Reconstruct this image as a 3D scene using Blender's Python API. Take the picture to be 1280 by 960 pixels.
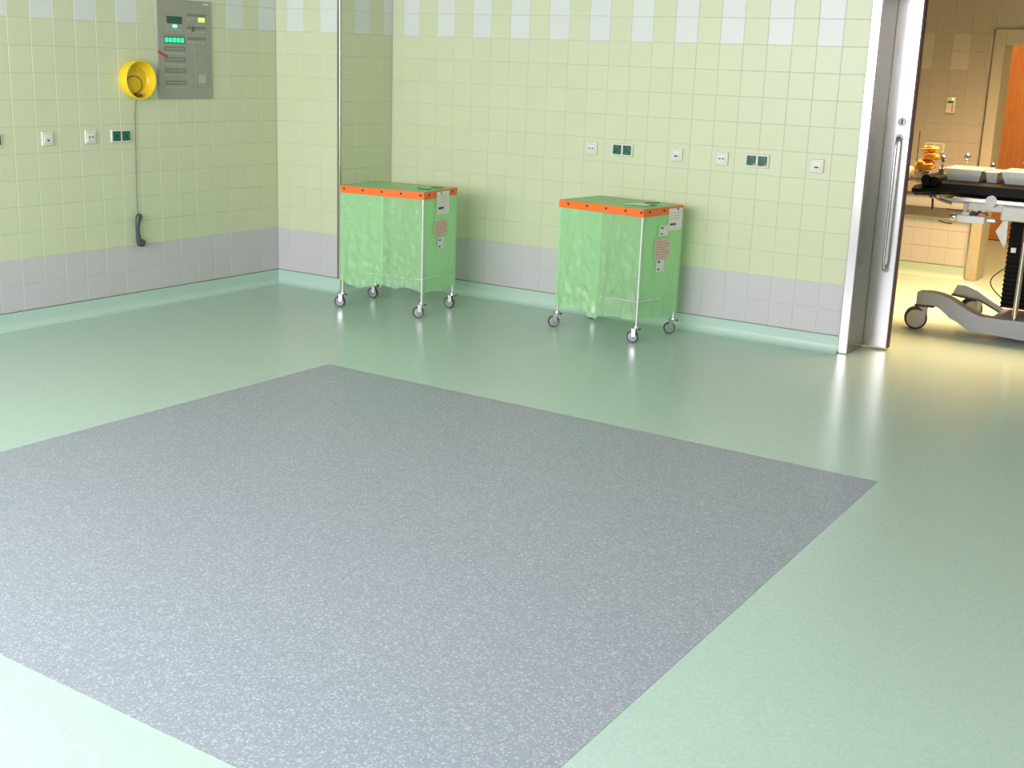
import bpy, math, random
from mathutils import Vector, Matrix, noise
random.seed(7)
for o in list(bpy.data.objects): bpy.data.objects.remove(o)
SC = bpy.context.scene
COL = SC.collection

# ------------------------------------------------------------ camera
CAM = Vector((5.31151, -7.13652, 1.60774))
P, Y, RO = 0.25237, -0.57258, 0.0355
F = Vector((math.sin(Y)*math.cos(P), math.cos(Y)*math.cos(P), -math.sin(P)))
RT = Vector((math.cos(Y), -math.sin(Y), 0)); UP = RT.cross(F)
R2 = math.cos(RO)*RT + math.sin(RO)*UP; U2 = -math.sin(RO)*RT + math.cos(RO)*UP
cd = bpy.data.cameras.new('camera'); cam = bpy.data.objects.new('camera', cd); COL.objects.link(cam)
m = Matrix.Identity(4)
for i in range(3): m[i][0], m[i][1], m[i][2], m[i][3] = R2[i], U2[i], -F[i], CAM[i]
cam.matrix_world = m
cd.sensor_width = 36; cd.lens = 1564.57/1280*36; cd.clip_start = 0.05
SC.camera = cam

# ------------------------------------------------------------ light and exposure
w = bpy.data.worlds.new('world'); SC.world = w; w.use_nodes = True
w.node_tree.nodes['Background'].inputs[0].default_value = (0.75, 0.88, 1, 1)
w.node_tree.nodes['Background'].inputs[1].default_value = 0.6
def area(name, loc, target, sx, sy, power, color, spread=180):
    l = bpy.data.lights.new(name, 'AREA'); l.shape = 'RECTANGLE'; l.size = sx; l.size_y = sy
    l.energy = power; l.color = color; l.spread = math.radians(spread)
    o = bpy.data.objects.new(name, l); COL.objects.link(o); o.location = loc
    o.rotation_euler = (Vector(target)-Vector(loc)).to_track_quat('-Z', 'Y').to_euler()
    return o
# daylight through the big window of the operating room (behind the camera)
area('window_daylight', (1.75, -7.72, 1.9), (1.5, 0, .8), 5.2, 2.0, 410, (0.975, 0.945, 1.02))
# weak warm fill light added under the ceiling, no fitting known there
area('ceiling_fill', (2.6, -3.4, 2.98), (2.6, -3.4, 0), 3.2, 2.4, 8, (1.0, 0.92, 0.84))
# warm lamps of the adjoining theatre and of the corridor behind it
area('theatre_lamp', (3.6, 1.9, 2.86), (3.6, 1.9, 0), 2.0, 1.2, 165, (1.0, 0.61, 0.31), 95)
area('corridor_lamp', (2.9, 4.9, 2.86), (2.9, 4.9, 0), 1.6, 0.8, 62, (1.0, 0.60, 0.28), 150)
SC.view_settings.view_transform = 'Standard'; SC.view_settings.look = 'None'
SC.view_settings.exposure = 0.0; SC.view_settings.gamma = 1; SC.view_settings.use_curve_mapping = False

# ------------------------------------------------------------ materials
def nt(name):
    m = bpy.data.materials.new(name); m.use_nodes = True
    return m, m.node_tree.nodes, m.node_tree.links, m.node_tree.nodes['Principled BSDF']
def noise_mix(n, l, c1, c2, scale, det=3, coord='Object', lo=.35, hi=.65):
    tc = n.new('ShaderNodeTexCoord'); t = n.new('ShaderNodeTexNoise'); t.inputs['Scale'].default_value = scale; t.inputs['Detail'].default_value = det
    l.new(tc.outputs[coord], t.inputs['Vector'])
    r = n.new('ShaderNodeValToRGB'); r.color_ramp.elements[0].position = lo; r.color_ramp.elements[1].position = hi
    r.color_ramp.elements[0].color = (*c1, 1); r.color_ramp.elements[1].color = (*c2, 1)
    l.new(t.outputs['Fac'], r.inputs['Fac']); return r, t, tc
def mat(name, c, rough=.5, metal=0, var=.04, scale=30, bump=0, **k):
    m, n, l, b = nt(name)
    r, t, tc = noise_mix(n, l, [x*(1-var) for x in c], [min(1, x*(1+var)) for x in c], scale)
    l.new(r.outputs[0], b.inputs['Base Color']); b.inputs['Roughness'].default_value = rough; b.inputs['Metallic'].default_value = metal
    if bump:
        bp = n.new('ShaderNodeBump'); bp.inputs['Strength'].default_value = bump; bp.inputs['Distance'].default_value = .002
        l.new(t.outputs['Fac'], bp.inputs['Height']); l.new(bp.outputs[0], b.inputs['Normal'])
    for a, v in k.items(): b.inputs[a].default_value = v
    return m
def tile_mat(name, c):
    m, n, l, b = nt(name)
    oi = n.new('ShaderNodeObjectInfo'); r = n.new('ShaderNodeValToRGB')
    r.color_ramp.elements[0].color = (*[x*.988 for x in c], 1); r.color_ramp.elements[1].color = (*[min(1, x*1.012) for x in c], 1)
    l.new(oi.outputs['Random'], r.inputs['Fac']); l.new(r.outputs[0], b.inputs['Base Color'])
    b.inputs['Roughness'].default_value = .32; b.inputs['Specular IOR Level'].default_value = .35
    return m
def emit(name, c, s):
    m, n, l, b = nt(name); b.inputs['Base Color'].default_value = (*c, 1)
    b.inputs['Emission Color'].default_value = (*c, 1); b.inputs['Emission Strength'].default_value = s; return m
def steel_mat(name, c, rough, an=0.0):
    m, n, l, b = nt(name)
    tc = n.new('ShaderNodeTexCoord'); mp = n.new('ShaderNodeMapping'); mp.inputs['Scale'].default_value = (220, 220, 2)
    t = n.new('ShaderNodeTexNoise'); t.inputs['Scale'].default_value = 1; t.inputs['Detail'].default_value = 2
    l.new(tc.outputs['Object'], mp.inputs[0]); l.new(mp.outputs[0], t.inputs['Vector'])
    mr = n.new('ShaderNodeMapRange'); mr.inputs['To Min'].default_value = rough*.8; mr.inputs['To Max'].default_value = rough*1.25
    l.new(t.outputs['Fac'], mr.inputs['Value']); l.new(mr.outputs[0], b.inputs['Roughness'])
    b.inputs['Base Color'].default_value = (*c, 1); b.inputs['Metallic'].default_value = 1
    return m
M = {}
M['tile_green'] = tile_mat('tile_green', (.60, .645, .43))
M['tile_white'] = tile_mat('tile_white', (.66, .69, .65))
M['tile_grey'] = tile_mat('tile_grey', (.55, .54, .54))
M['grout'] = mat('grout', (.58, .60, .55), .9)
M['tile_beige'] = tile_mat('tile_beige', (.46, .405, .36))
M['tile_pale'] = tile_mat('tile_pale', (.56, .50, .46))
M['grout_beige'] = mat('grout_beige', (.52, .46, .42), .9)
M['hub_grey'] = mat('hub_grey', (.30, .32, .33), .35, .4)
M['plaster_beige'] = mat('plaster_beige', (.46, .405, .35), .8)
M['plaster'] = mat('plaster', (.70, .71, .64), .9)
M['plaster_green'] = mat('plaster_green', (.61, .68, .42), .8)
M['plaster_white'] = mat('plaster_white', (.78, .78, .76), .8)
M['ceiling'] = mat('ceiling', (.58, .58, .58), .9)
M['skirting'] = mat('skirting', (.46, .62, .53), .35, scale=180, var=.06)
M['seal'] = mat('seal', (.16, .22, .18), .6)
M['steel'] = steel_mat('steel', (.50, .485, .48), .23)
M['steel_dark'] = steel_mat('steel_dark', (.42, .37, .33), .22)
M['chrome'] = mat('chrome', (.62, .62, .62), .2, 1, 0)
M['tube'] = mat('tube', (.72, .74, .70), .3, .75, 0)
M['rubber'] = mat('rubber', (.035, .035, .04), .6)
M['tyre'] = mat('tyre', (.06, .07, .075), .5)
M['purple_rubber'] = mat('purple_rubber', (.085, .035, .045), .5)
M['orange'] = mat('orange', (.90, .16, .02), .45, bump=.1)
M['snap'] = mat('snap', (.03, .05, .03), .4)
M['paper'] = mat('paper', (.78, .78, .74), .6)
M['paper_pink'] = mat('paper_pink', (.66, .57, .46), .6)
M['ink_red'] = mat('ink_red', (.62, .28, .22), .7)
M['ink'] = mat('ink', (.08, .08, .08), .7)
M['ink_green'] = mat('ink_green', (.02, .12, .09), .6)
M['yellow'] = mat('yellow', (.86, .62, .02), .35, **{'Specular IOR Level': .5})
M['yellow_in'] = mat('yellow_inner', (.72, .50, .01), .45)
M['phone_grey'] = mat('phone_grey', (.045, .06, .062), .4)
M['cord'] = mat('cord', (.16, .17, .14), .6)
M['panel'] = mat('panel', (.31, .325, .255), .45, 0, .02)
M['panel_key'] = mat('panel_key', (.20, .21, .165), .5)
M['panel_pale'] = mat('panel_pale', (.42, .44, .37), .5)
M['display'] = mat('display', (.02, .09, .055), .25)
M['led_green'] = emit('led_green', (.02, .85, .35), 1.0)
M['led_mint'] = emit('led_mint', (.25, 1, .6), 1.2)
M['led_lime'] = emit('led_lime', (.6, 1, .15), 1.1)
M['red'] = mat('red', (.55, .05, .06), .5)
M['plate'] = mat('plate', (.69, .67, .59), .35)
M['green_insert'] = mat('green_insert', (.0, .085, .045), .35)
M['green_light'] = mat('green_light', (.03, .2, .12), .35)
M['brown'] = mat('brown', (.16, .06, .04), .5)
M['frame_paint'] = mat('frame_paint', (.48, .43, .33), .4)
M['black_pad'] = mat('black_pad', (.004, .004, .004), .55, **{'Specular IOR Level': .15})
M['table_grey'] = mat('table_grey', (.34, .36, .38), .45)
M['table_light'] = mat('table_light', (.58, .60, .58), .4)
M['beige'] = mat('beige', (.55, .52, .48), .5)
M['white_plastic'] = mat('white_plastic', (.85, .87, .9), .3)
M['blue'] = mat('blue', (.06, .08, .22), .4)
M['tray'] = mat('tray', (.62, .66, .64), .3, .2)
M['orange_cloth'] = mat('orange_cloth', (.85, .36, .05), .8, bump=.4)
M['cream_cloth'] = mat('cream_cloth', (.85, .74, .50), .8, bump=.4)
# wooden door
m_, n, l, b = nt('wood'); M['wood'] = m_
tc = n.new('ShaderNodeTexCoord'); mp = n.new('ShaderNodeMapping'); mp.inputs['Scale'].default_value = (9, 9, .8)
t = n.new('ShaderNodeTexNoise'); t.inputs['Scale'].default_value = 4; t.inputs['Detail'].default_value = 6; t.inputs['Distortion'].default_value = 1
r = n.new('ShaderNodeValToRGB'); r.color_ramp.elements[0].color = (.50, .20, .06, 1); r.color_ramp.elements[1].color = (.62, .27, .09, 1)
r.color_ramp.elements[0].position = .3; r.color_ramp.elements[1].position = .7
l.new(tc.outputs['Object'], mp.inputs[0]); l.new(mp.outputs[0], t.inputs['Vector']); l.new(t.outputs['Fac'], r.inputs[0]); l.new(r.outputs[0], b.inputs['Base Color'])
b.inputs['Roughness'].default_value = .45
# sheet vinyl: base colour with small cast-in chips
def vinyl(name, base, dark, light, amt_l, amt_d, scale, rough, spec=.4):
    m, n, l, b = nt(name); M[name] = m; b.inputs['Specular IOR Level'].default_value = spec
    tc = n.new('ShaderNodeTexCoord')
    v = n.new('ShaderNodeTexVoronoi'); v.voronoi_dimensions = '2D'; v.inputs['Scale'].default_value = scale; l.new(tc.outputs['Object'], v.inputs['Vector'])
    sp = n.new('ShaderNodeSeparateColor'); l.new(v.outputs['Color'], sp.inputs[0])
    r = n.new('ShaderNodeValToRGB'); r.color_ramp.interpolation = 'CONSTANT'
    e = r.color_ramp.elements; e[0].position = 0; e[0].color = (*dark, 1); e[1].position = amt_d; e[1].color = (*base, 1)
    x = e.new(1-amt_l); x.color = (*light, 1)
    l.new(sp.outputs[0], r.inputs[0])
    l.new(r.outputs[0], b.inputs['Base Color'])
    b.inputs['Roughness'].default_value = rough*1.1
vinyl('vinyl_green', (.405, .54, .46), (.385, .525, .445), (.435, .565, .485), .2, .2, 140, .24)
vinyl('vinyl_grey', (.285, .318, .350), (.25, .278, .308), (.41, .45, .49), .13, .25, 215, .32, .22)
# green translucent film
def film(name, col, clear, rough=.20):
    m, n, l, b = nt(name); M[name] = m
    out = n['Material Output']
    tc = n.new('ShaderNodeTexCoord'); t = n.new('ShaderNodeTexNoise'); t.inputs['Scale'].default_value = 14; t.inputs['Detail'].default_value = 5; t.inputs['Distortion'].default_value = 1.5
    l.new(tc.outputs['Object'], t.inputs['Vector'])
    bp = n.new('ShaderNodeBump'); bp.inputs['Strength'].default_value = .55; bp.inputs['Distance'].default_value = .02; l.new(t.outputs['Fac'], bp.inputs['Height'])
    b.inputs['Base Color'].default_value = (*col, 1); b.inputs['Roughness'].default_value = rough; l.new(bp.outputs[0], b.inputs['Normal'])
    b.inputs['Specular IOR Level'].default_value = .6
    tl = n.new('ShaderNodeBsdfTranslucent'); tl.inputs[0].default_value = (*col, 1)
    tr = n.new('ShaderNodeBsdfTransparent'); tr.inputs[0].default_value = (.75, .93, .70, 1)
    m1 = n.new('ShaderNodeMixShader'); m1.inputs[0].default_value = .45; l.new(b.outputs[0], m1.inputs[1]); l.new(tl.outputs[0], m1.inputs[2])
    m2 = n.new('ShaderNodeMixShader'); m2.inputs[0].default_value = clear; l.new(m1.outputs[0], m2.inputs[1]); l.new(tr.outputs[0], m2.inputs[2])
    l.new(m2.outputs[0], out.inputs['Surface'])
film('film_dense', (.58, .93, .55), .24)
film('film_thin', (.62, .88, .57), .40)

# ------------------------------------------------------------ mesh building
class MB:
    def __init__(s): s.v = []; s.f = []
    def add(s, vs, fs):
        k = len(s.v); s.v += [tuple(x) for x in vs]; s.f += [tuple(i+k for i in f) for f in fs]; return s
    def box(s, c, d, bev=0, rot=None):
        x, y, z = [q/2 for q in d]
        if bev:
            b = min(bev, x*.9, y*.9, z*.9); vs = []; idx = {}
            for sx in (-1, 1):
                for sy in (-1, 1):
                    for sz in (-1, 1):
                        for ax in range(3):
                            p = [sx*x, sy*y, sz*z]
                            for q in range(3):
                                if q != ax: p[q] -= (sx, sy, sz)[q]*b
                            idx[(sx, sy, sz, ax)] = len(vs); vs.append(p)
            fs = []
            for ax in range(3):
                a, c2 = [q for q in range(3) if q != ax]
                for sg in (-1, 1):
                    loop = []
                    for (u, w_) in ((-1, -1), (1, -1), (1, 1), (-1, 1)):
                        k = [0, 0, 0]; k[ax] = sg; k[a] = u; k[c2] = w_; loop.append(idx[(*k, ax)])
                    fs.append(loop)
            for ax in range(3):
                a, c2 = [q for q in range(3) if q != ax]
                for u in (-1, 1):
                    for w_ in (-1, 1):
                        k0 = [0, 0, 0]; k0[a] = u; k0[c2] = w_; k1 = list(k0); k0[ax] = -1; k1[ax] = 1
                        fs.append([idx[(*k0, a)], idx[(*k1, a)], idx[(*k1, c2)], idx[(*k0, c2)]])
            for sx in (-1, 1):
                for sy in (-1, 1):
                    for sz in (-1, 1): fs.append([idx[(sx, sy, sz, q)] for q in range(3)])
        else:
            vs = [(i*x, j*y, k*z) for i in (-1, 1) for j in (-1, 1) for k in (-1, 1)]
            fs = [(0, 1, 3, 2), (4, 6, 7, 5), (0, 4, 5, 1), (2, 3, 7, 6), (0, 2, 6, 4), (1, 5, 7, 3)]
        C = Vector(c)
        return s.add([(rot @ Vector(p) if rot else Vector(p))+C for p in vs], fs)
    def bb(s, a, b, bev=0):
        return s.box([(p+q)/2 for p, q in zip(a, b)], [abs(q-p) for p, q in zip(a, b)], bev)
    def tube(s, path, r, n=10, cap=True):
        path = [Vector(p) for p in path]; rs = r if isinstance(r, (list, tuple)) else [r]*len(path)
        vs = []; fs = []; ref = None
        for i, p in enumerate(path):
            d = (path[min(i+1, len(path)-1)]-path[max(i-1, 0)]).normalized()
            if ref is None: ref = Vector((0, 0, 1)) if abs(d.z) < .9 else Vector((1, 0, 0))
            a = d.cross(ref).normalized(); b_ = d.cross(a).normalized(); ref = -b_ if False else a.cross(d)
            for k in range(n):
                t = 2*math.pi*k/n; vs.append(p+a*math.cos(t)*rs[i]+b_*math.sin(t)*rs[i])
        for i in range(len(path)-1):
            for k in range(n): fs.append((i*n+k, i*n+(k+1) % n, (i+1)*n+(k+1) % n, (i+1)*n+k))
        if cap: fs.append(tuple(range(n))[::-1]); fs.append(tuple(range((len(path)-1)*n, len(path)*n)))
        return s.add(vs, fs)
    def lathe(s, prof, c, axis=(0, 0, 1), n=28):   # prof: (radius, along axis)
        ax = Vector(axis).normalized(); ref = Vector((0, 0, 1)) if abs(ax.z) < .9 else Vector((1, 0, 0))
        a = ax.cross(ref).normalized(); b_ = ax.cross(a); C = Vector(c); vs = []; fs = []
        for (r_, h) in prof:
            for k in range(n):
                t = 2*math.pi*k/n; vs.append(C+ax*h+a*math.cos(t)*r_+b_*math.sin(t)*r_)
        for i in range(len(prof)-1):
            for k in range(n): fs.append((i*n+k, i*n+(k+1) % n, (i+1)*n+(k+1) % n, (i+1)*n+k))
        return s.add(vs, fs)
    def prism(s, poly, y0, y1):                    # polygon in x,z extruded along y
        k = len(poly)
        return s.add([(x, y0, z) for x, z in poly]+[(x, y1, z) for x, z in poly],
                     [tuple(range(k)), tuple(range(k, 2*k))[::-1]]+[(i, i+k, (i+1) % k+k, (i+1) % k) for i in range(k)])
    def sphere(s, c, r, n=12, sc=(1, 1, 1)):
        h = n//2; prof = [(r*math.sin(math.pi*i/h)+1e-5, -r*math.cos(math.pi*i/h)) for i in range(h+1)]
        k = len(s.v); s.lathe(prof, (0, 0, 0), n=n)
        for i in range(k, len(s.v)): p = s.v[i]; s.v[i] = (p[0]*sc[0]+c[0], p[1]*sc[1]+c[1], p[2]*sc[2]+c[2])
        return s
    def mesh(s, name, mt, smooth=True, ang=35):
        me = bpy.data.meshes.new(name); me.from_pydata(s.v, [], s.f)
        import bmesh
        bm = bmesh.new(); bm.from_mesh(me); bmesh.ops.recalc_face_normals(bm, faces=bm.faces); bm.to_mesh(me); bm.free()
        me.materials.append(mt)
        if smooth:
            for p in me.polygons: p.use_smooth = True
            me.set_sharp_from_angle(angle=math.radians(ang))
        me.update(); return me
    def build(s, name, mt, parent=None, org=None, smooth=True, label=None, ang=35):
        if org is not None: s.v = [(x-org[0], y-org[1], z-org[2]) for x, y, z in s.v]
        o = bpy.data.objects.new(name, s.mesh(name, mt if not isinstance(mt, str) else M[mt], smooth, ang)); COL.objects.link(o)
        if parent: o.parent = parent
        elif org is not None: o.location = org
        if label: o['label'] = label
        return o
def tag(o, label, cat, group=None):
    o['label'] = label; o['category'] = cat
    if group: o['group'] = group
    return o
def thing(name, label, cat, loc=(0, 0, 0), rz=0, group=None):
    o = bpy.data.objects.new(name, None); o.empty_display_size = .1; COL.objects.link(o); o.location = loc; o.rotation_euler = (0, 0, rz)
    return tag(o, label, cat, group)
def struct(o): o['kind'] = 'structure'; return o
def copy_tree(o, parent=None):
    c = o.copy(); COL.objects.link(c); c.parent = parent
    for ch in o.children: copy_tree(ch, c)
    return c

# ------------------------------------------------------------ setting
T = .15; SK = .10; HC = 3.0
XL = -.966; YP = -.557; XP = -.385            # left wall plane, pier front plane, pier return plane
X1 = 3.0; XR = 6.7; YB = -7.42                 # door jamb, right wall, window wall
FY = 3.42; FT = .142                          # far wall of the adjoining theatre
struct(MB().bb((XL-.3, YB-.5, -.1), (XR+.3, 6.6, 0)).build('floor', 'vinyl_green'))
pq = [(.95, -2.19), (3.945, -2.245), (4.02, -5.31), (.96, -5.235)]
mbp = MB(); mbp.add([(x, y, -.0005) for x, y in pq]+[(x, y, .0008) for x, y in pq], [(0, 1, 2, 3), (4, 5, 6, 7), (0, 1, 5, 4), (1, 2, 6, 5), (2, 3, 7, 6), (3, 0, 4, 7)])
patch = mbp.build('floor_inlay', 'vinyl_grey', smooth=False); struct(patch)

def tile_mesh(w_, h_, mt, cache={}):
    k = (round(w_, 4), round(h_, 4), mt)
    if k not in cache:
        g = .0015; x0, x1, z0, z1 = g, w_-g, g, h_-g; c = .0016; d = .0035
        vs = [(x0, d, z0), (x1, d, z0), (x1, d, z1), (x0, d, z1), (x0, c, z0), (x1, c, z0), (x1, c, z1), (x0, c, z1),
              (x0+c, 0, z0+c), (x1-c, 0, z0+c), (x1-c, 0, z1-c), (x0+c, 0, z1-c)]
        fs = [(8, 9, 10, 11)]+[(a, (a+1) % 4, (a+1) % 4+4, a+4) for a in range(4)]+[(a+4, (a+1) % 4+4, (a+1) % 4+8, a+8) for a in range(4)]
        mm = MB(); mm.add(vs, fs); cache[k] = mm.mesh('tile', M[mt], False)
    return cache[k]
def tile_wall(wall, org, rz, cols, rows_vis, ztop, patt, t=T, dado=2, white=(11, 12), green='tile_green', pale='tile_white'):
    """cols: list of (x0, x1, white?) along local x; tiles singly up to rows_vis, the strip above joined."""
    rest = {}
    Rm = Matrix.Rotation(rz, 3, 'Z'); O = Vector(org); nr = int((ztop-SK)/t)+1
    for (x0, x1, wh, vis) in cols:
        for k in range(nr):
            z = SK+k*t; h = min(t, ztop-z)
            if h < .01: continue
            mt = 'tile_grey' if k < dado else (pale if (wh and k in white) else green)
            p = O+Rm @ Vector((x0, 0, 0)); p.z = z
            me = tile_mesh(x1-x0, h, mt)
            if vis and k < rows_vis:
                o = bpy.data.objects.new('tile', me); COL.objects.link(o); o.parent = wall; o.location = p; o.rotation_euler = (0, 0, rz)
            else:
                r_ = rest.setdefault(mt, MB()); r_.add([Rm @ v.co+p for v in me.vertices], [tuple(q.vertices) for q in me.polygons])
    for mt, r_ in rest.items():
        o = r_.build('tile_field', mt, wall, smooth=False); o['kind'] = 'stuff'
G = .0022   # grout plane behind the tile faces
# back wall (with its depth) and the door head
wb = struct(MB().bb((XP-.01, G, 0), (X1+.004, .25, HC)).build('wall_back', 'grout', smooth=False))
cols = [(XP, -.30, False, True), (-.30, -.15, False, True)]
cols = [(XP+.002, -.285, False, True), (-.285, -.15, True, True), (-.15, 0, False, True)]
cols += [(j*T, (j+1)*T if j < 19 else X1, j % 2 == 0, True) for j in range(20)]
tile_wall(wb, (0, 0, 0), 0, cols, 13, HC, None)
# left wall: local x runs toward the back (+y) after a +90 degree turn
wl = struct(MB().bb((XL-.25, YB, 0), (XL-G, YP+.0, HC)).build('wall_left', 'grout', smooth=False))
cols = [(-.164, 0, True, True)]
for a in range(1, 40):
    x1 = -.164-(a-1)*T; cols.append((x1-T, x1, a % 2 == 0, a < 17))
tile_wall(wl, (XL, YP, 0), math.pi/2, cols, 13, HC, None)
# pier in the left back corner
wp = struct(MB().bb((XL-.25, YP+G, 0), (XP-G, .25, HC)).build('wall_pier', 'grout', smooth=False))
c0 = XL+.105
tile_wall(wp, (0, YP, 0), 0, [(XL+.001, c0, False, True), (c0, c0+T, True, True), (c0+T, c0+2*T, False, True), (c0+2*T, XP-.022, True, True)], 13, HC, None)
tile_wall(wp, (XP, 0, 0), math.pi/2, [(-.545, -.40, False, True), (-.40, -.25, True, True), (-.25, -.10, False, True), (-.10, -.001, True, True)], 13, HC, None)
# steel corner guard
cg = MB(); cg.bb((XP-.024, YP-.003, SK), (XP+.003, YP, HC)); cg.bb((XP-.0, YP-.003, SK), (XP+.003, YP+.012, HC))
cg.tube([(XP-.001, YP-.001, SK), (XP-.001, YP-.001, HC)], .006, 12)
cgo = struct(cg.build('trim_1', 'steel', smooth=True))
for z in (.92, 1.53, 1.68):
    MB().lathe([(.0045, .002), (.0045, .0035), (.001, .0045)], (XP-.013, YP-.002, z), (0, -1, 0), 10).build('screw', 'steel_dark', cgo)

# coved vinyl skirtings with a dark sealing line
def skirting(name, a, b, nrm):
    a = Vector((*a, 0)); b = Vector((*b, 0)); n_ = Vector((*nrm, 0))
    prof = [(0, .0), (.045, .0), (.045, .0012), (.030, .0035), (.019, .010), (.011, .020), (.006, .033), (.004, .05), (.004, SK-.002), (0, SK-.002)]
    mb = MB(); k = len(prof)
    mb.add([p+n_*d+Vector((0, 0, z)) for p in (a, b) for d, z in prof], [(i, (i+1) % k, (i+1) % k+k, i+k) for i in range(k)]+[tuple(range(k)), tuple(range(k, 2*k))[::-1]])
    o = struct(mb.build(name, 'skirting', ang=50))
    d = (b-a); L = d.length; rot = Matrix.Rotation(math.atan2(d.y, d.x), 3, 'Z')
    MB().box((a+b)/2+n_*.0022+Vector((0, 0, SK-.0005)), (L, .0044, .0035), rot=rot).build('seal', 'seal', o)
    return o
skirting('baseboard_back', (XP, 0), (X1, 0), (0, -1))
skirting('baseboard_left', (XL, YB), (XL, YP), (1, 0))
skirting('baseboard_pier', (XL, YP), (XP+.004, YP), (0, -1))
skirting('baseboard_pier', (XP, YP), (XP, 0), (1, 0))

# rest of the shell: right wall, window wall behind the camera, ceilings
struct(MB().bb((XR, YB, 0), (XR+.2, .25, HC)).build('wall_right', 'plaster_white', smooth=False))
wf = MB()
wx0, wx1, wz0, wz1 = -.85, 4.45, .9, 2.85
wf.bb((XL-.2, YB-.2, 0), (XR+.2, YB, wz0)); wf.bb((XL-.2, YB-.2, wz1), (XR+.2, YB, HC)); wf.bb((XL-.2, YB-.2, wz0), (wx0, YB, wz1)); wf.bb((wx1, YB-.2, wz0), (XR+.2, YB, wz1))
struct(wf.build('wall_front', 'plaster_green', smooth=False))
fr = MB()
for x in (wx0+.02, 1.8, wx1-.02): fr.bb((x-.025, YB-.12, wz0), (x+.025, YB-.06, wz1))
for z in (wz0+.02, wz1-.02): fr.bb((wx0, YB-.12, z-.025), (wx1, YB-.06, z+.025))
struct(fr.build('window_1', 'white_plastic', smooth=False))
struct(MB().bb((XL-.25, YB-.2, HC), (XR+.2, .25, HC+.1)).build('ceiling', 'ceiling', smooth=False))
# back wall right of the door opening and door head
OX = 4.62
hd = MB(); hd.bb((OX, 0, 0), (XR+.2, .25, HC)); hd.bb((X1, .0, 2.09), (OX, .25, HC))
struct(hd.build('wall_back_right', 'plaster_green', smooth=False))

# steel door surround
st = MB(); st.bb((X1, -.012, 0), (X1+.058, .26, 2.05), .004); st.bb((X1, -.012, 2.02), (OX+.03, .26, 2.10), .004); st.bb((OX-.05, -.012, 0), (OX+.01, .26, 2.05), .004)
tr = struct(st.build('trim_2', 'steel'))
MB().bb((X1+.058, .004, .001), (X1+.0605, .258, 2.02)).build('jamb_lining', 'steel_dark', tr, label='steel lining of the door reveal with its brown reflection put into the colour')  # darker brown steel paints in the reflection of the theatre
# sliding door leaf
dl = MB(); dl.bb((2.2, .264, .012), (3.205, .312, 2.14), .003)
door = struct(dl.build('door_1', 'steel'))
MB().bb((3.203, .270, .012), (3.213, .314, 2.14), .003).build('rubber_edge', 'purple_rubber', door, label='dark purple rubber edge strip')
hx = 3.150
hb = MB(); zt, zb = 1.255, .49
path = [(hx, .272, zt), (hx, .235, zt), (hx, .222, zt-.01), (hx, .212, zt-.03), (hx, .21, zt-.06)]+[(hx, .21, zb+.06), (hx, .212, zb+.03), (hx, .222, zb+.01), (hx, .235, zb), (hx, .272, zb)]
hb.tube(path, .0085, 12)
h = hb.build('handle', 'chrome', door)
for z in (zt, zb): MB().lathe([(.001, .0), (.026, .0), (.026, -.006), (.022, -.009), (.001, -.009)], (hx, .272, z), (0, 1, 0), 24).build('rosette', 'hub_grey', h)
lk = MB().lathe([(.001, 0), (.026, 0), (.026, -.007), (.021, -.011), (.001, -.011)], (hx+.004, .272, 1.345), (0, 1, 0), 24).build('lock_cylinder', 'hub_grey', door)
MB().bb((hx, .258, 1.332), (hx+.008, .262, 1.360), .001).build('keyhole', 'rubber', lk)

# ------------------------------------------------------------ adjoining theatre
wt = struct(MB().bb((1.0, FY+G, 0), (2.885, FY+.25, 2.9)).build('wall_far', 'grout_beige', smooth=False))
c0 = 2.567
cols = []
for a in range(-11, 3):
    x0 = c0+a*FT; x1 = min(x0+FT, 2.884)
    if x1-x0 > .01: cols.append((x0, x1, a % 2 == 0, x0 > 2.05))
tile_wall(wt, (0, FY, 0), 0, cols, 14, 2.9, None, t=FT, dado=4, white=(11, 12), green='tile_beige', pale='tile_pale')
skirting('baseboard_far', (1.0, FY), (2.885, FY), (0, -1))
# protective rail along the far wall and the ledge above the dado
struct(MB().bb((1.0, FY-.028, .485), (2.875, FY, .565), .006).build('trim_3', 'steel_dark'))
struct(MB().bb((1.0, FY-.012, .655), (2.875, FY, .678), .003).build('trim_4', 'steel_dark'))
fo = MB(); fo.bb((2.885, FY-.015, 0), (2.972, FY+.26, 1.98), .004); fo.bb((2.9722, FY-.015, 1.862), (4.0098, FY+.26, 1.98), .004); fo.bb((4.01, FY-.015, 0), (4.1, FY+.26, 1.9), .004)
ft = struct(fo.build('trim_5', 'frame_paint'))
MB().bb((2.876, FY-.019, 0), (2.888, FY+.01, 1.98), .002).build('edge_strip', 'steel', ft)
sh = MB(); sh.bb((4.1, FY, 0), (XR, FY+.25, 2.9)); sh.bb((2.885, FY, 1.98), (4.1, FY+.25, 2.9)); sh.bb((.8, .25, 0), (1.0, 6.5, 2.9)); sh.bb((XR, .25, 0), (XR+.2, 6.5, 2.9))
struct(sh.build('wall_theatre', 'plaster_beige', smooth=False))
struct(MB().bb((1.0, 6.35, 0), (XR, 6.5, 2.9)).build('wall_corridor', 'plaster', smooth=False))
struct(MB().bb((.8, .25, 2.9), (XR+.2, 6.5, 3.0)).build('ceiling', 'ceiling', smooth=False))
wd = struct(MB().bb((2.05, 6.29, .006), (3.45, 6.34, 2.08), .004).build('door_2', 'wood'))
MB().bb((1.97, 6.30, 0), (2.05, 6.35, 2.14), .004).build('door_frame', 'frame_paint', wd)
MB().bb((3.45, 6.30, 0), (3.53, 6.35, 2.14), .004).build('door_frame', 'frame_paint', wd)
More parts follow.
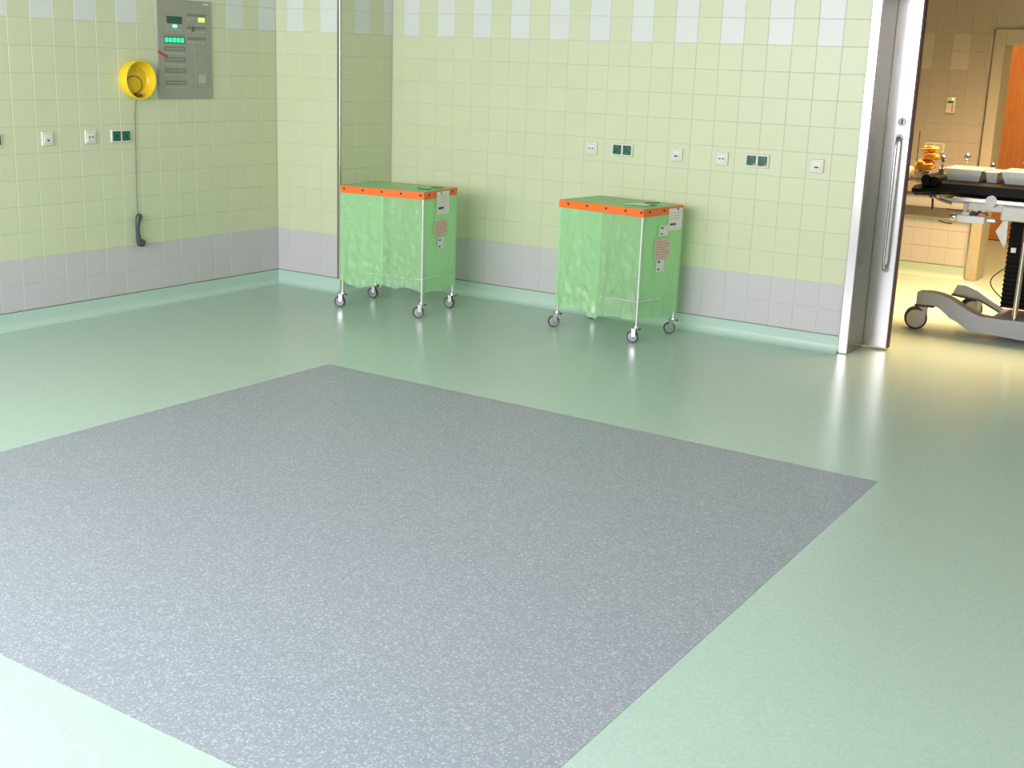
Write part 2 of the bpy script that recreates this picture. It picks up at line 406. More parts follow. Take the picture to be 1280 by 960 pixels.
dh = MB().tube([(3.32, 6.29, 1.05), (3.32, 6.24, 1.05), (3.30, 6.235, 1.05), (3.19, 6.235, 1.05)], .010, 10).build('handle', 'chrome', wd)

# small control on the far wall
cc = thing('room_control', 'small pale wall control with green light and red buttons beside far doorway', 'wall control', (2.610, FY-.0005, 1.388))
MB().box((0, -.007, 0), (.075, .014, .125), .004).build('housing', 'plate', cc)
MB().box((-.004, -.0155, .022), (.045, .003, .018), .001).build('display', 'green_light', cc)
MB().lathe([(.001, .0), (.010, .0), (.007, .005), (.001, .006)], (.014, -.014, .046), (0, -1, 0), 14).build('lamp', 'led_lime', cc)
for z in (-.005, -.026, -.047): MB().lathe([(.0055, 0), (.0055, .003), (.001, .003)], (.016, -.014, z), (0, -1, 0), 12).build('button', 'red', cc)
fs = thing('wall_socket', 'pale outlet low on the tan far wall between the two chrome knobs', 'socket', (2.52, FY-.0005, 1.045))
MB().box((0, -.006, 0), (.16, .012, .08), .004).build('plate', 'plate', fs)
for x in (-.036, .036): MB().box((x, -.0135, 0), (.055, .003, .055), .002).build('insert', 'frame_paint', fs)

# ------------------------------------------------------------ sockets
GS = 'white data sockets'
def white_socket(loc, rz, label, kind):
    t_ = thing('data_socket', label, 'socket', loc, rz, 'white data sockets along the walls')
    MB().box((0, -.0055, 0), (.081, .011, .081), .004).build('frame', 'plate', t_)
    ins = MB().box((0, -.0125, 0), (.054, .004, .054), .0015).build('insert', 'plate', t_)
    if kind == 'low': MB().box((0, -.0152, -.008), (.024, .0016, .009)).build('port', 'ink', ins)
    elif kind == 'dot': MB().box((-.002, -.0152, -.010), (.012, .0016, .011)).build('port', 'ink', ins)
    else:
        for x in (-.012, .010): MB().box((x, -.0152, 0), (.012, .0016, .007)).build('port', 'ink', ins)
    MB().box((0, -.0149, .016), (.038, .001, .008)).build('label_field', 'paper', ins)
    return t_
def green_socket(loc, rz, label, red=False):
    t_ = thing('power_socket', label, 'socket', loc, rz, 'double green power sockets along the walls')
    MB().box((0, -.0055, 0), (.152, .011, .081), .004).build('frame', 'plate', t_)
    for x in (-.0355, .0355):
        i_ = MB().box((x, -.0125, 0), (.057, .005, .057), .0015).build('insert', 'green_insert', t_)
        MB().lathe([(.021, .0), (.021, .002), (.018, .0025), (.017, .0), (.001, -.0002)], (x, -.0150, 0), (0, -1, 0), 24).build('contact_ring', 'green_light', i_)
        for dx in (-.0095, .0095): MB().lathe([(.0026, 0), (.0026, .001), (.0005, .001)], (x+dx, -.0152, 0), (0, -1, 0), 10).build('pin_hole', 'rubber', i_)
        if red: MB().add([(x+.028, -.0160, -.028), (x+.008, -.0160, -.028), (x+.028, -.0160, -.010), (x+.028, -.015, -.028), (x+.008, -.015, -.028), (x+.028, -.015, -.010)],
                         [(0, 1, 2), (3, 5, 4), (0, 1, 4, 3), (1, 2, 5, 4), (2, 0, 3, 5)]).build('corner_mark', 'ink_red', i_, label='pinkish corner mark')
    return t_
zs = 1.082
white_socket((1.262, 0, zs), 0, 'white data socket on back wall, left of the first green pair', 'two')
green_socket((1.485, 0, zs+.004), 0, 'double green power socket on back wall above the right cart')
white_socket((1.866, 0, zs), 0, 'white data socket on back wall, just right of the first green pair', 'low')
white_socket((2.170, 0, zs-.003), 0, 'white socket on back wall with two dark ports, left of the second green pair', 'two')
green_socket((2.397, 0, zs), 0, 'double green power socket with pinkish corner marks, nearer the steel door', True)
white_socket((2.768, 0, zs-.003), 0, 'white data socket on back wall nearest the steel door frame', 'low')
LZ = math.pi/2
green_socket((XL, -2.828, zs+.002), LZ, 'dark-edged green socket cut off by the left edge of the photo')
white_socket((XL, -2.452, zs), LZ, 'white socket with one dark port, leftmost white one on left wall', 'dot')
white_socket((XL, -2.150, zs), LZ, 'white socket with two faint ports beside the green pair on left wall', 'two')
green_socket((XL, -1.925, zs), LZ, 'double green power socket on left wall beside the hanging phone cord')

# ------------------------------------------------------------ control panel on the left wall
cpo = (XL, -1.388, 1.605)
cp = thing('control_panel', 'tall grey metal control panel with lit green keys on left wall', 'control panel', cpo, LZ)
def pl(y, z): return (y-cpo[1], z-cpo[2])
MB().box((0, -.006, 0), (.452, .012, .605), .003).build('face_plate', 'panel', cp)
def pbox(name, mt, y0, y1, z0, z1, d=.003, par=None, base=.012, label=None, bev=.0008):
    x0, zz0 = pl(y0, z0); x1, zz1 = pl(y1, z1)
    return MB().box(((x0+x1)/2, -base-d/2, (zz0+zz1)/2), (abs(x1-x0), d, abs(zz1-zz0)), bev).build(name, mt, par or cp, label=label)
pbox('display', 'display', -1.537, -1.413, 1.762, 1.806)
pbox('indicator', 'led_mint', -1.49, -1.455, 1.738, 1.756, label='bright mint indicator light')
for i in range(4): pbox('key', 'panel_pale', -1.545+i*.034, -1.525+i*.034, 1.722, 1.730, .002)
kb = pbox('key_strip', 'display', -1.563, -1.395, 1.642, 1.682, .002)
for i in range(5): pbox('key', 'led_green', -1.556+i*.032, -1.531+i*.032, 1.648, 1.676, .004, kb, .012, 'lit green key')
pbox('text_line', 'panel_key', -1.563, -1.395, 1.688, 1.694, .001)
for z in (1.611, 1.544, 1.477, 1.402):
    r_ = pbox('key_strip', 'panel_key', -1.563, -1.390, z-.015, z+.012, .002)
    pbox('lid_line', 'panel_pale', -1.550, -1.402, z-.003, z+.001, .002, r_, .013)
    for i in range(5): pbox('key', 'panel_pale', -1.556+i*.033, -1.540+i*.033, z-.033, z-.025, .002, r_)
for z in (1.820, 1.742, 1.676):
    r_ = pbox('key_strip', 'panel_key', -1.372, -1.212, z-.008, z+.008, .002)
    for i in range(4): pbox('key', 'panel_pale', -1.366+i*.038, -1.346+i*.038, z-.028, z-.019, .002, r_)
pbox('switch', 'ink_green', -1.328, -1.316, 1.718, 1.752, .006)
pbox('indicator', 'led_lime', -1.274, -1.224, 1.780, 1.806, .004, label='yellow-green indicator light')
pbox('logo_plate', 'plate', -1.228, -1.185, 1.886, 1.895, .001)
pbox('text_line', 'ink_red', -1.565, -1.51, 1.842, 1.852, .001)
pbox('text_line', 'ink_red', -1.352, -1.318, 1.655, 1.661, .001)
pbox('pull_flap', 'panel', -1.315, -1.205, 1.375, 1.62, .003)
pbox('pull_tab', 'panel_pale', -1.285, -1.225, 1.40, 1.455, .004)
x0, z0 = pl(-1.578, 1.574)
MB().box((x0, -.014, z0), (.085, .004, .016), .001, Matrix.Rotation(math.radians(22), 3, 'Y')).build('red_marker', 'red', cp, label='slanting red marker strip')

# ------------------------------------------------------------ yellow wall phone shell and its hanging handset
yp = (XL, -1.806, 1.418)
ph = thing('phone_holder', 'round yellow open phone shell mounted on the left wall', 'phone holder', yp, LZ)
R_ = .118
MB().lathe([(.001, .0), (R_*.94, .0), (R_*.98, .02), (R_, .045), (R_, .070), (R_-.004, .074), (R_-.009, .072), (R_-.011, .060), (R_-.016, .030), (R_-.028, .016), (.001, .014)], (0, 0, 0), (0, -1, 0), 48).build('shell', 'yellow', ph)
MB().lathe([(.001, .0), (R_-.03, .0), (R_-.03, .002), (.001, .002)], (0, -.0145, 0), (0, -1, 0), 40).build('back_disc', 'yellow_in', ph)
ov = [(-.012+.064*math.cos(a)*(1.0), -.0185, -.030+.052*math.sin(a)) for a in [2*math.pi*i/28 for i in range(29)]]
MB().tube(ov, .0028, 6, False).build('cradle_ring', 'brown', ph)
MB().box((.012, -.024, .062), (.016, .012, .016), .003).build('hook_switch', 'yellow_in', ph)
MB().box((-.080, -.030, .004), (.010, .02, .022), .002).build('bracket', 'brown', ph)
MB().box((.006, -.035, -.092), (.045, .028, .016), .004).build('cord_clamp', 'brown', ph)
MB().box((.034, -.040, -.090), (.022, .024, .014), .004).build('plug', 'ink_red', ph)
hs = thing('phone_handset', 'dark grey phone handset hanging upside down on its long cord', 'handset', (XL+.03, -1.826, .398), LZ)
hp = []
for i in range(17):
    u = i/16; z = .203*u
    off = .020*math.sin(math.pi*u)
    hp.append((-.004-off*.8+ (.004 if u > .9 else 0), -.002, z))
hp[0] = (.004, 0, .008)
rs = [.016+.003*math.cos(2*math.pi*i/16) for i in range(17)]; rs[0] = .015; rs[16] = .013
MB().tube(hp, rs, 14).build('grip', 'phone_grey', hs)
MB().lathe([(.001, -.006), (.022, -.006), (.025, .004), (.023, .018), (.015, .026)], (.004, .0, .018), (.9, -.3, -.12), 20).build('mouthpiece', 'phone_grey', hs)
MB().lathe([(.015, -.012), (.021, -.004), (.021, .008), (.018, .013), (.001, .013)], (-.004, .0, .182), (.5, -.8, .1), 20).build('earpiece', 'phone_grey', hs)
cb = MB().tube([(-.002, .012, .20), (-.004, .012, .35), (.004, .014, .60), (.010, .016, .80), (.016, .010, .885), (.014, .004, .899)], .0027, 8).build('cord', 'cord', hs)

# ------------------------------------------------------------ carts
def sheet(p0, ex, width, z0f, z1, nrm, nu, nv, amp, seed, gather=0):
    """wrinkled hanging film from z1 down to the hem z0f(u)"""
    mb = MB(); vs = []; ex = Vector(ex); nrm = Vector(nrm)
    for j in range(nv+1):
        w_ = j/nv
        for i in range(nu+1):
            u = i/nu; z0 = z0f(u); z = z1+(z0-z1)*w_
            edge = min(1, 8*u, 8*(1-u)); fall = w_**1.1
            d = noise.noise(Vector((u*5+seed, w_*1.4, seed)))*.9+noise.noise(Vector((u*11+w_*3+seed, w_*4, seed*2)))*.45
            d2 = noise.noise(Vector((u*7-w_*8+seed, w_*9+u*4, seed*3)))
            d = (d*amp+d2*amp*(.35+.5*w_))*(.25+.9*fall)*edge
            d += gather*math.exp(-((u-.35)/.2)**2)*fall**3
            vs.append(Vector(p0)+ex*(u*width)+Vector((0, 0, z))+nrm*d)
    fs = [(j*(nu+1)+i, j*(nu+1)+i+1, (j+1)*(nu+1)+i+1, (j+1)*(nu+1)+i) for j in range(nv) for i in range(nu)]
    mb.add(vs, fs); return mb
W_, D_, H_ = .60, .40, .795
def make_cart(loc, rz, label, seed, hem, side_hem, papers, marks, snap_off):
    t_ = thing('linen_cart', label, 'cart', loc, rz, 'green film-covered carts by the back wall')
    hw, hd_ = W_/2, D_/2
    sv = []
    for sx in (-1, 1):
        for sy in (-1, 1):
            MB().tube([(sx*hw, sy*hd_, .10), (sx*hw, sy*hd_, H_-.004)], .0078, 12).build('post', 'tube', t_)
            # caster
            fx, fy = sx*hw, sy*hd_; a = math.radians(208)-rz+random.uniform(-.35, .35)
            dx, dy = math.cos(a), math.sin(a)      # trailing direction
            off = .020; wx_, wy_ = fx+dx*off, fy+dy*off
            nx, ny = -dy, dx; rw = .037
            fk = MB().lathe([(.001, .104), (.017, .104), (.019, .100), (.019, .088), (.012, .084), (.001, .084)], (fx, fy, 0), (0, 0, 1), 18)
            rotk = Matrix.Rotation(math.atan2(dy, dx), 3, 'Z')
            for s_ in (-1, 1):
                c = Vector((wx_-dx*off*.4+nx*s_*.0145, wy_-dy*off*.4+ny*s_*.0145, .064)); fk.box(c, (.026, .003, .052), .001, rotk)
            fk.box((wx_-dx*off*.5, wy_-dy*off*.5, .088), (.040, .032, .006), .002, rotk)
            cst = fk.build('caster', 'chrome', t_)
            MB().lathe([(rw-.008, -.010), (rw-.002, -.011), (rw, -.007), (rw, .007), (rw-.002, .011), (rw-.008, .010), (rw-.008, -.010)], (wx_, wy_, rw), (nx, ny, 0), 32).build('tyre', 'tyre', cst)
            MB().lathe([(.001, -.011), (.008, -.011), (.010, -.007), (rw-.010, -.006), (rw-.007, -.010), (rw-.007, .010), (rw-.010, .006), (.010, .007), (.008, .011), (.001, .011)], (wx_, wy_, rw), (nx, ny, 0), 28).build('wheel_hub', 'hub_grey', cst)
            MB().tube([(fx-dx*.014, fy-dy*.014, .085), (fx-dx*.032, fy-dy*.032, .088)], [.006, .005], 8).build('brake_lever', 'tyre', cst)
    # frames
    for z, nm in ((H_-.010, 'top_frame'), (.245, 'shelf_frame')):
        f_ = MB(); c4 = [(-hw, -hd_), (hw, -hd_), (hw, hd_), (-hw, hd_)]
        for i in range(4): f_.tube([(*c4[i], z), (*c4[(i+1) % 4], z)], .006, 8)
        fo_ = f_.build(nm, 'tube', t_)
    for i in range(9): MB().tube([(-hw+.06*(i+1), -hd_, .25), (-hw+.06*(i+1), hd_, .25)], .0022, 6).build('shelf_wire', 'tube', fo_)
    # film: two front flaps overlapping in the middle, sides, back, top
    o_ = .004
    zt_ = H_-.02
    sheet((-hw-.011, -hd_-.013, 0), Vector((1, .022, 0)).normalized(), W_*.52+.011, lambda u: hem(u*.52), zt_, (0, -1, 0), 40, 46, .016, seed, .016).build('cover_flap', 'film_dense', t_, ang=180, label='denser green front flap, left half')
    sheet((-.012, -hd_-.003, 0), (1, .012, 0), hw+.006, lambda u: hem(.48+u*.52), zt_, (0, -1, 0), 40, 46, .018, seed+5, .022).build('cover_flap', 'film_thin', t_, ang=180, label='clearer green front flap, right half')
    sheet((hw-.004, -hd_, 0), (.045, 1, 0), D_+.010, side_hem, zt_, (1, 0, 0), 26, 34, .008, seed+9).build('side_cover', 'film_dense', t_, ang=180)
    sheet((-hw+.003, -hd_, 0), (0, 1, 0), D_, side_hem, zt_, (-1, 0, 0), 26, 34, .008, seed+13).build('side_cover', 'film_dense', t_, ang=180)
    sheet((-hw-.01, hd_+.012, 0), (1, 0, 0), W_+.02, lambda u: .16, zt_, (0, 1, 0), 34, 24, .008, seed+17).build('back_cover', 'film_dense', t_, ang=180)
    tp = MB(); vs = []; n_ = 20
    for j in range(n_+1):
        for i in range(n_+1):
            u, v_ = i/n_, j/n_
            e_ = min(1, 10*u, 10*(1-u), 10*v_, 10*(1-v_))
            vs.append((-hw-.010+(W_+.020)*u, -hd_-.010+(D_+.020)*v_, H_+.003+e_*(.003*noise.noise(Vector((u*4+seed, v_*4, 1)))-.003)))
    tp.add(vs, [(j*(n_+1)+i, j*(n_+1)+i+1, (j+1)*(n_+1)+i+1, (j+1)*(n_+1)+i) for j in range(n_) for i in range(n_)])
    top = tp.build('top_cover', 'film_dense', t_, ang=180)
    # orange trim with dark snap fasteners
    b0, b1 = H_-.043, H_+.003; e = .012
    for (p0, p1) in (((-hw-e, -hd_-e-.002), (hw+e, -hd_-e)), ((-hw-e, hd_+e), (hw+e, hd_+e+.002)), ((hw+e, -hd_-e), (hw+e+.002, hd_+e)), ((-hw-e-.002, -hd_-e), (-hw-e, hd_+e))):
        bd = MB().bb((*p0, b0), (*p1, b1), .0008).build('orange_trim', 'orange', t_)
        horiz = abs(p1[0]-p0[0]) > .1
        if horiz: ps = [-hw+snap_off+i*.142 for i in range(5)]
        else: ps = [-hd_+.05+i*.15 for i in range(3)] if snap_off > .01 else [-hd_+.06+i*.14 for i in range(3)]
        for q in ps:
            if abs(q) > (hw+e if horiz else hd_+e)-.008: q = math.copysign((hw if horiz else hd_)-.002, q)
            if horiz: sgn = -1 if p0[1] < 0 else 1; c = (q, p0[1] if sgn < 0 else p1[1], (b0+b1)/2+.004); ax = (0, sgn, 0)
            else: sgn = 1 if p0[0] > 0 else -1; c = (p1[0] if sgn > 0 else p0[0], q, (b0+b1)/2+.004); ax = (sgn, 0, 0)
            MB().lathe([(.008, 0), (.008, .002), (.005, .0035), (.0005, .0035)], c, ax, 12).build('snap_fastener', 'snap', bd)
    # papers on the right side
    for (f0, f1, z0, z1, kind) in papers:
        y0, y1 = -hd_+D_*f0, -hd_+D_*f1; xs = hw+.0150 if z1 > .74 else hw+.0150+.008*(f1 > .9)
        pp = MB().bb((xs, y0, z0), (xs+.001, y1, z1)).build('paper_label', 'paper_pink' if kind == 'pink' else 'paper', t_, label='pinkish printed label' if kind == 'pink' else None)
        wd_ = y1-y0; hh = z1-z0
        if kind == 'pink':
            for i in range(7): MB().bb((xs+.001, y0+wd_*.06, z1-hh*(.1+.125*i)-.005), (xs+.0015, y1-wd_*(.06 if i % 3 else .3), z1-hh*(.1+.125*i))).build('print_line', 'ink_red', pp)
        elif kind == 'big':
            MB().bb((xs+.001, y0+wd_*.12, z0+hh*.22), (xs+.0015, y0+wd_*.55, z0+hh*.32)).build('print_line', 'ink', pp)
            for i in range(3): MB().bb((xs+.001, y0+wd_*.15, z1-hh*(.2+.13*i)-.002), (xs+.0015, y1-wd_*.2, z1-hh*(.2+.13*i))).build('print_line', 'ink_red', pp)
        else:
            MB().bb((xs+.001, y0+wd_*.15, z1-hh*.3), (xs+.0015, y0+wd_*.45, z1-hh*.15)).build('print_line', 'ink', pp)
            MB().bb((xs+.001, y0+wd_*.15, z0+hh*.12), (xs+.0015, y0+wd_*.4, z0+hh*.25)).build('print_line', 'ink', pp)
    for pth in marks:
        MB().tube([(x, y, H_+.006) for x, y in pth], .0035, 6).build('tie_strip', 'ink_green', t_, label='dark green tie strip lying on the top')
    return t_
hem1 = lambda u: .172-.012*math.sin(u*7)+.010*math.sin(u*15+1)-(.02 if .48 < u < .5 else 0)
hem2 = lambda u: .132+.006*math.sin(u*9)+.005*math.sin(u*17+2)-(.02 if .4 < u < .52 else 0)
c1 = make_cart((.243, -.705, 0), math.radians(6.8), 'green film-covered cart with orange trim standing against the steel corner guard', 3.3,
    hem1, lambda u: .150+.006*math.sin(u*8), [(.36, .76, .645, .79, 'big'), (.30, .72, .50, .61, 'pink'), (.42, .62, .425, .495, 'small')],
    [[(.16, -.03), (.24, -.06), (.25, -.02)], [(.20, .07), (.27, .10)]], .02)
c2 = make_cart((1.683, -.352, 0), math.radians(-7), 'green film-covered cart with orange trim standing alone below the wall sockets', 8.1,
    hem2, lambda u: .135+.006*math.sin(u*8+1), [(.63, 1.0, .655, .785, 'big'), (.40, .64, .63, .69, 'small'), (.31, .71, .485, .61, 'pink'), (.38, .58, .415, .49, 'small')],
    [[(.13, .06), (.165, .17)], [(.10, -.02), (.05, -.04)], [(.19, .00), (.24, .03)]], .06)
sl = MB().box((0, 0, 0), (.155, .085, .0012), .0003).build('paper_slip', 'paper'); sl.location = (1.815, -.39, H_+.007); sl.rotation_euler = (0, 0, math.radians(14))
tag(sl, 'small white paper slip lying on top of the right green cart', 'paper')

# scraps of lint on the floor by the left wall
for i, (x, y) in enumerate([(-.90, -1.27), (-.85, -1.29)]):
    s_ = MB().sphere((0, 0, .003), .003, 8, (1.8, 1.1, 1)).build('lint', 'paper'); s_.location = (x, y, 0); s_.rotation_euler = (0, 0, i)
    tag(s_, ['tiny white lint speck on floor, nearer the left skirting', 'tiny white lint speck on floor, farther from the left skirting'][i], 'lint', 'lint specks on the floor')

# ------------------------------------------------------------ operating table (runs out of the frame on the right)
OT = (3.95, 1.15, 0)
ot = thing('operating_table', 'operating table with black pad on grey wheeled base beyond the steel door', 'operating table', OT)
def B(mb, name, mt, par=ot, label=None, ang=35): return mb.build(name, mt, par, OT, True, label, ang)
up = [(3.151, .25), (3.20, .256), (3.243, .257), (3.300, .250), (3.345, .238), (3.379, .224), (3.444, .190), (3.513, .157), (3.564, .143), (3.638, .141), (3.85, .145), (4.75, .145)]
lo = [(4.75, .03), (3.823, .028), (3.587, .040), (3.492, .045), (3.468, .058), (3.432, .082), (3.368, .112), (3.312, .153), (3.290, .166), (3.262, .174), (3.162, .166), (3.151, .175)]
B(MB().prism(up+lo, 1.02, 1.12), 'base_arm', 'table_grey')
B(MB().bb((3.145, 1.01, .160), (3.265, 1.13, .170), .002), 'arm_gasket', 'rubber')
up2 = [(3.265, .240), (3.317, .243), (3.40, .215), (3.485, .165), (3.58, .118), (4.7, .118)]
lo2 = [(4.7, .03), (3.65, .03), (3.573, .085), (3.518, .114), (3.423, .157), (3.354, .162), (3.24, .176)]
B(MB().prism(up2+lo2, 1.58, 1.70), 'base_arm', 'table_grey')
B(MB().prism([(3.235, .176), (3.354, .164), (3.423, .158), (3.518, .115), (3.573, .085), (3.573, .076), (3.518, .104), (3.423, .148), (3.354, .152), (3.235, .164)], 1.572, 1.71), 'arm_gasket', 'rubber')
B(MB().bb((3.60, 1.10, .045), (4.65, 1.60, .135), .01), 'base_plate', 'table_grey')
def twin_wheel(x, y, a):
    ax = Vector((math.sin(a), -math.cos(a), 0)); r = .072
    w0 = Vector((x, y, r))
    k_ = MB(); k_.box(w0+Vector((.035, .02, .045)), (.05, .05, .10), .006); hous = B(k_, 'caster', 'table_light')
    for s_ in (0, 1):
        c = w0-ax*(.045*s_)
        B(MB().lathe([(.001, -.016), (r-.012, -.016), (r-.003, -.014), (r, -.008), (r, .008), (r-.003, .014), (r-.008, .016), (.001, .016)], c, ax, 36), 'tyre', 'rubber', hous)
    B(MB().lathe([(r-.012, .0155), (r-.014, .020), (.001, .021)], w0, ax, 36), 'hub_cap', 'beige', hous)
twin_wheel(3.150, 1.06, .30); twin_wheel(4.72, 1.06, .2); twin_wheel(3.36, 1.66, .5); twin_wheel(4.72, 1.70, .4)
# bellows column
cb_ = MB(); zs_ = [.19+i*.0145 for i in range(40)]
vs = []; 
for i, z in enumerate(zs_):
    e = .006 if i % 2 else 0; 
    for (x, y) in ((3.630+e, 1.20+e), (3.86-e, 1.20+e), (3.86-e, 1.50-e), (3.630+e, 1.50-e)): vs.append((x, y, z))
cb_.add(vs, [(i*4+k, i*4+(k+1) % 4, (i+1)*4+(k+1) % 4, (i+1)*4+k) for i in range(39) for k in range(4)])
B(cb_, 'column_bellows', 'black_pad')
B(MB().bb((3.655, 1.192, .545), (3.685, 1.199, .575)), 'column_label', 'paper')
B(MB().tube([(3.755, 1.07, .135), (3.755, 1.07, .78)], .016, 16), 'steel_post', 'steel')
B(MB().bb((3.60, 1.03, .755), (4.05, 1.52, .845), .008), 'column_head', 'table_light')
B(MB().tube([(3.62-.085*math.sin(math.pi*i/12), 1.3, .43-.20*i/12) for i in range(13)], .004, 6), 'cable', 'rubber')
B(MB().prism([(3.548, .668), (3.615, .790), (3.622, .60), (3.610, .570)], 1.19, 1.20), 'paper_sheet', 'paper', label='white sheet hanging beside the column')
# top frame, pads
ty = math.radians(3.0)
B(MB().bb((3.30, 1.02, .852), (4.6, 1.055, .878), .003), 'side_rail', 'chrome')
B(MB().bb((3.30, 1.50, .852), (4.6, 1.535, .878), .003), 'side_rail', 'chrome')
B(MB().bb((3.39, 1.06, .80), (4.4, 1.49, .868), .006), 'top_frame', 'table_light')
B(MB().bb((3.23, 1.10, .830), (3.40, 1.45, .862), .005), 'top_frame', 'table_light')
B(MB().bb((3.20, 1.04, .882), (4.70, 1.52, .972), .018), 'pad', 'black_pad')
B(MB().box((3.155, 1.22, .905), (.27, .30, .065), .022, Matrix.Rotation(math.radians(-6), 3, 'Y')), 'pad', 'black_pad', label='black head pad at the left end')
B(MB().tube([(3.115, 1.06, .965), (3.115, 1.38, .965)], .034, 18), 'bolster', 'black_pad')
B(MB().tube([(3.165, 1.06, .960), (3.165, 1.38, .960)], .030, 18), 'bolster', 'black_pad')
# mechanics below the top
B(MB().lathe([(.001, -.02), (.030, -.02), (.034, -.014), (.034, .014), (.001, .014)], (3.535, 1.03, .868), (0, -1, 0), 28), 'joint_disc', 'table_light')
B(MB().tube([(3.10, 1.12, .905), (3.16, 1.10, .860)], .018, 12), 'head_rest_joint', 'blue', label='blue-grey joint under the head pad')
B(MB().tube([(3.16, 1.10, .862), (3.21, 1.10, .842), (3.28, 1.10, .826)], .012, 10), 'linkage', 'steel_dark')
B(MB().tube([(3.145, 1.15, .85), (3.150, 1.15, .775)], .007, 8), 'release_rod', 'rubber')
B(MB().sphere((3.197, 1.08, .866), .012), 'knob', 'cream_cloth')
B(MB().bb((3.355, 1.09, .775), (3.385, 1.13, .84), .004), 'bracket', 'table_light')
B(MB().tube([(3.26, 1.07, .795), (3.30, 1.07, .790), (3.36, 1.07, .793)], .004, 6), 'lever', 'rubber')
cl = B(MB().bb((3.330, 1.06, .718), (3.500, 1.20, .764), .004), 'clamp_box', 'white_plastic', label='bright white clamp box')
B(MB().lathe([(.001, -.018), (.020, -.018), (.024, 0), (.020, .018), (.001, .018)], (3.295, 1.12, .744), (1, 0, 0), 20), 'clamp_knob', 'chrome')
B(MB().tube([(3.31, 1.12, .744), (3.34, 1.12, .744)], .010, 10), 'clamp_shaft', 'chrome')
B(MB().tube([(3.22, 1.07, .715), (3.26, 1.07, .705), (3.305, 1.07, .703)], .004, 6), 'lever', 'rubber')
B(MB().sphere((3.425, 1.10, .775), .020, 12, (1.2, 1, .8)), 'clamp_button', 'blue', label='blue button on the clamp')
B(MB().bb((3.355, 1.08, .764), (3.40, 1.16, .782), .004), 'clamp_cap', 'white_plastic')
B(MB().bb((3.455, 1.08, .764), (3.50, 1.16, .784), .004), 'clamp_cap', 'ink_red', label='red clamp cap')
B(MB().tube([(3.45, 1.12, .77), (3.455, 1.12, .84)], .012, 10), 'clamp_post', 'brown')
B(MB().bb((3.500, 1.10, .730), (3.56, 1.15, .752), .003), 'clamp_arm', 'chrome')
# things lying on the table top
def tray(x0, x1, y0, y1, z0, z1, label):
    t_ = thing('instrument_tray', label, 'tray', ((x0+x1)/2, (y0+y1)/2, z0), 0, 'open trays on the operating table')
    a, b_, h_ = (x1-x0)/2, (y1-y0)/2, z1-z0; k = .82
    mb = MB(); th = .005
    def ring(sx, sy, z): return [(-sx, -sy, z), (sx, -sy, z), (sx, sy, z), (-sx, sy, z)]
    v_ = ring(a*k, b_*k, 0)+ring(a, b_, h_)+ring(a+.008, b_+.008, h_)+ring(a+.008, b_+.008, h_+.003)+ring(a-th, b_-th, h_+.003)+ring(a*k-th, b_*k-th, .004)
    f_ = [(0, 1, 2, 3), (20, 21, 22, 23)]
    for r in range(5): f_ += [(r*4+i, r*4+(i+1) % 4, r*4+4+(i+1) % 4, r*4+4+i) for i in range(4)]
    mb.add(v_, f_); mb.build('body', 'tray', t_, smooth=False)
    MB().box((0, 0, .0055), (a*k*1.8, b_*k*1.8, .002)).build('liner', 'paper_pink', t_)
zt_ = .9735
tray(3.215, 3.445, 1.08, 1.40, zt_, 1.045, 'wide pale open tray on black pad, left of the others')
tray(3.465, 3.535, 1.10, 1.40, zt_, 1.038, 'narrow pale open tray on black pad, between the wider ones')
tray(3.560, 3.84, 1.08, 1.42, zt_, 1.050, 'pale open tray on black pad, cut by the right photo edge')
def knob_clamp(x, y, z, h_, r, label, name='rail_clamp'):
    t_ = thing(name, label, 'clamp', (x, y, z), 0, 'chrome knob clamps on the operating table')
    MB().bb((-.016, -.016, 0), (.016, .016, h_*.35), .004).build('body', 'steel', t_)
    MB().tube([(0, 0, h_*.3), (0, 0, h_)], .007, 10).build('stem', 'chrome', t_)
    MB().lathe([(.001, -r), (r*.55, -r*.9), (r*.95, -r*.35), (r, .0), (r*.8, r*.6), (r*.3, r), (.001, r)], (0, 0, h_), (0, 0, 1), 20).build('knob', 'chrome', t_)
    MB().lathe([(r*.55, r*.86), (r*.5, r*1.0), (.001, r*1.0)], (0, 0, h_), (.2, -1, .1), 16).build('knob_inset', 'blue', t_)
knob_clamp(3.137, 1.32, .999, .090, .022, 'chrome knob standing at the left end of the operating table')
knob_clamp(3.262, 1.44, .9725, .130, .022, 'chrome knob standing behind the widest tray')
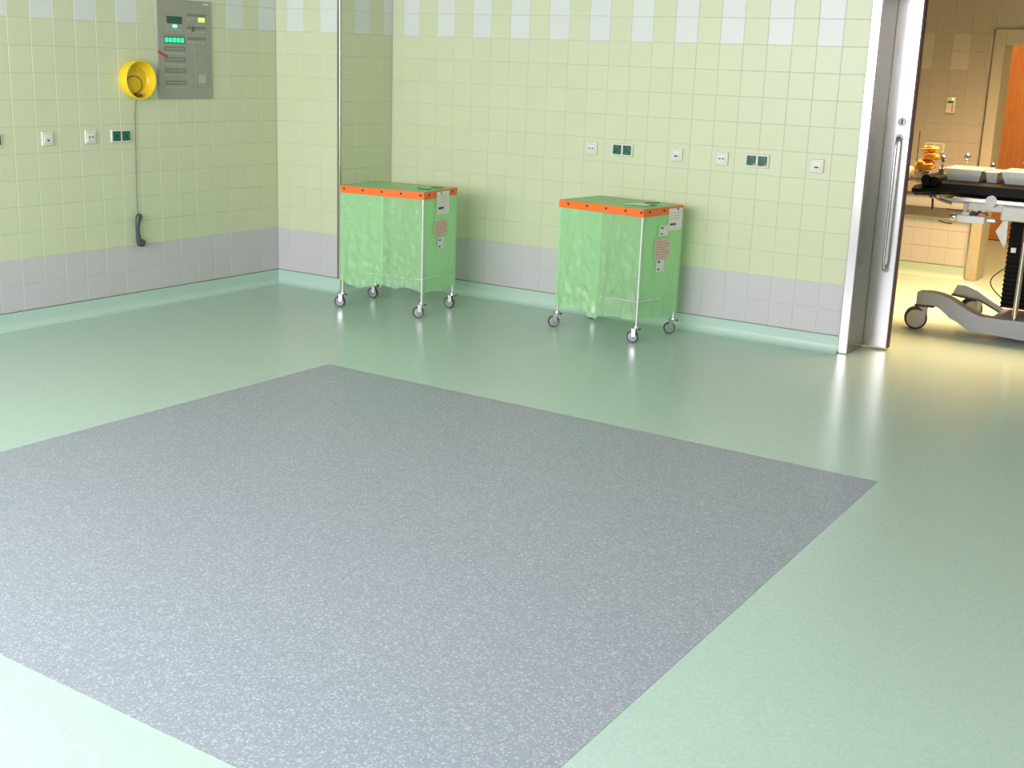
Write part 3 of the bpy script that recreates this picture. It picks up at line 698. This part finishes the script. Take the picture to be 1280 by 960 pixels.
knob_clamp(3.625, 1.46, .9725, .130, .026, 'chrome knob at the right photo edge behind the trays')
knob_clamp(3.425, 1.45, .9725, .085, .016, 'small chrome knob behind the narrow tray')
# orange straps and cream cushion at the head end
def crumple(name, c, sz, mt, seed, label, cat, rot=0):
    t_ = MB(); n_ = 12; k = len(t_.v); t_.sphere((0, 0, 0), 1, 20)
    vs = []
    for v in t_.v:
        p = Vector(v); d = 1+.45*noise.noise(p*1.7+Vector((seed, 0, 0)))+.22*noise.noise(p*4+Vector((seed, 3, 0)))
        q = Vector((max(-.86, min(.86, p.x*d)), max(-.86, min(.86, p.y*d)), max(-.8, p.z*d)))
        vs.append((q.x*sz[0]/2, q.y*sz[1]/2, q.z*sz[2]/2))
    t_.v = vs; o = t_.build(name, mt, ang=50); o.location = c; o.rotation_euler = (0, rot, 0)
    return tag(o, label, cat, 'orange straps piled at the table head' if name == 'folded_strap' else None)
B(MB().bb((2.90, 1.14, .936), (3.078, 1.34, .945), .003), 'head_plate', 'steel')
crumple('cushion', (3.035, 1.24, .978), (.090, .16, .074), 'cream_cloth', 2, 'bright cream cushion at the head end beside the black bolster', 'cushion')
crumple('folded_strap', (3.050, 1.24, 1.045), (.135, .16, .07), 'orange_cloth', 5, 'orange crumpled strap lying lowest on the cream cushion', 'strap', .05)
crumple('folded_strap', (3.078, 1.25, 1.103), (.10, .12, .058), 'orange_cloth', 9, 'orange crumpled strap in the middle of the pile', 'strap', -.08)
crumple('folded_strap', (3.070, 1.26, 1.148), (.115, .10, .040), 'orange_cloth', 14, 'orange folded strap on top of the pile', 'strap', .03)
crumple('towel', (2.945, 1.22, .986), (.09, .14, .096), 'cream_cloth', 21, 'yellowish crumpled towel half hidden by the steel door leaf', 'towel', 0)
ro = thing('drip_rod', 'thin dark vertical rod behind the orange straps', 'rod', (2.972, 1.31, .9455))
MB().tube([(0, 0, 0), (0, 0, .31)], .0035, 8).build('rod', 'brown', ro)
MB().bb((-.012, -.012, 0), (.012, .012, .02), .003).build('foot', 'steel', ro)
bpy.context.view_layer.update()
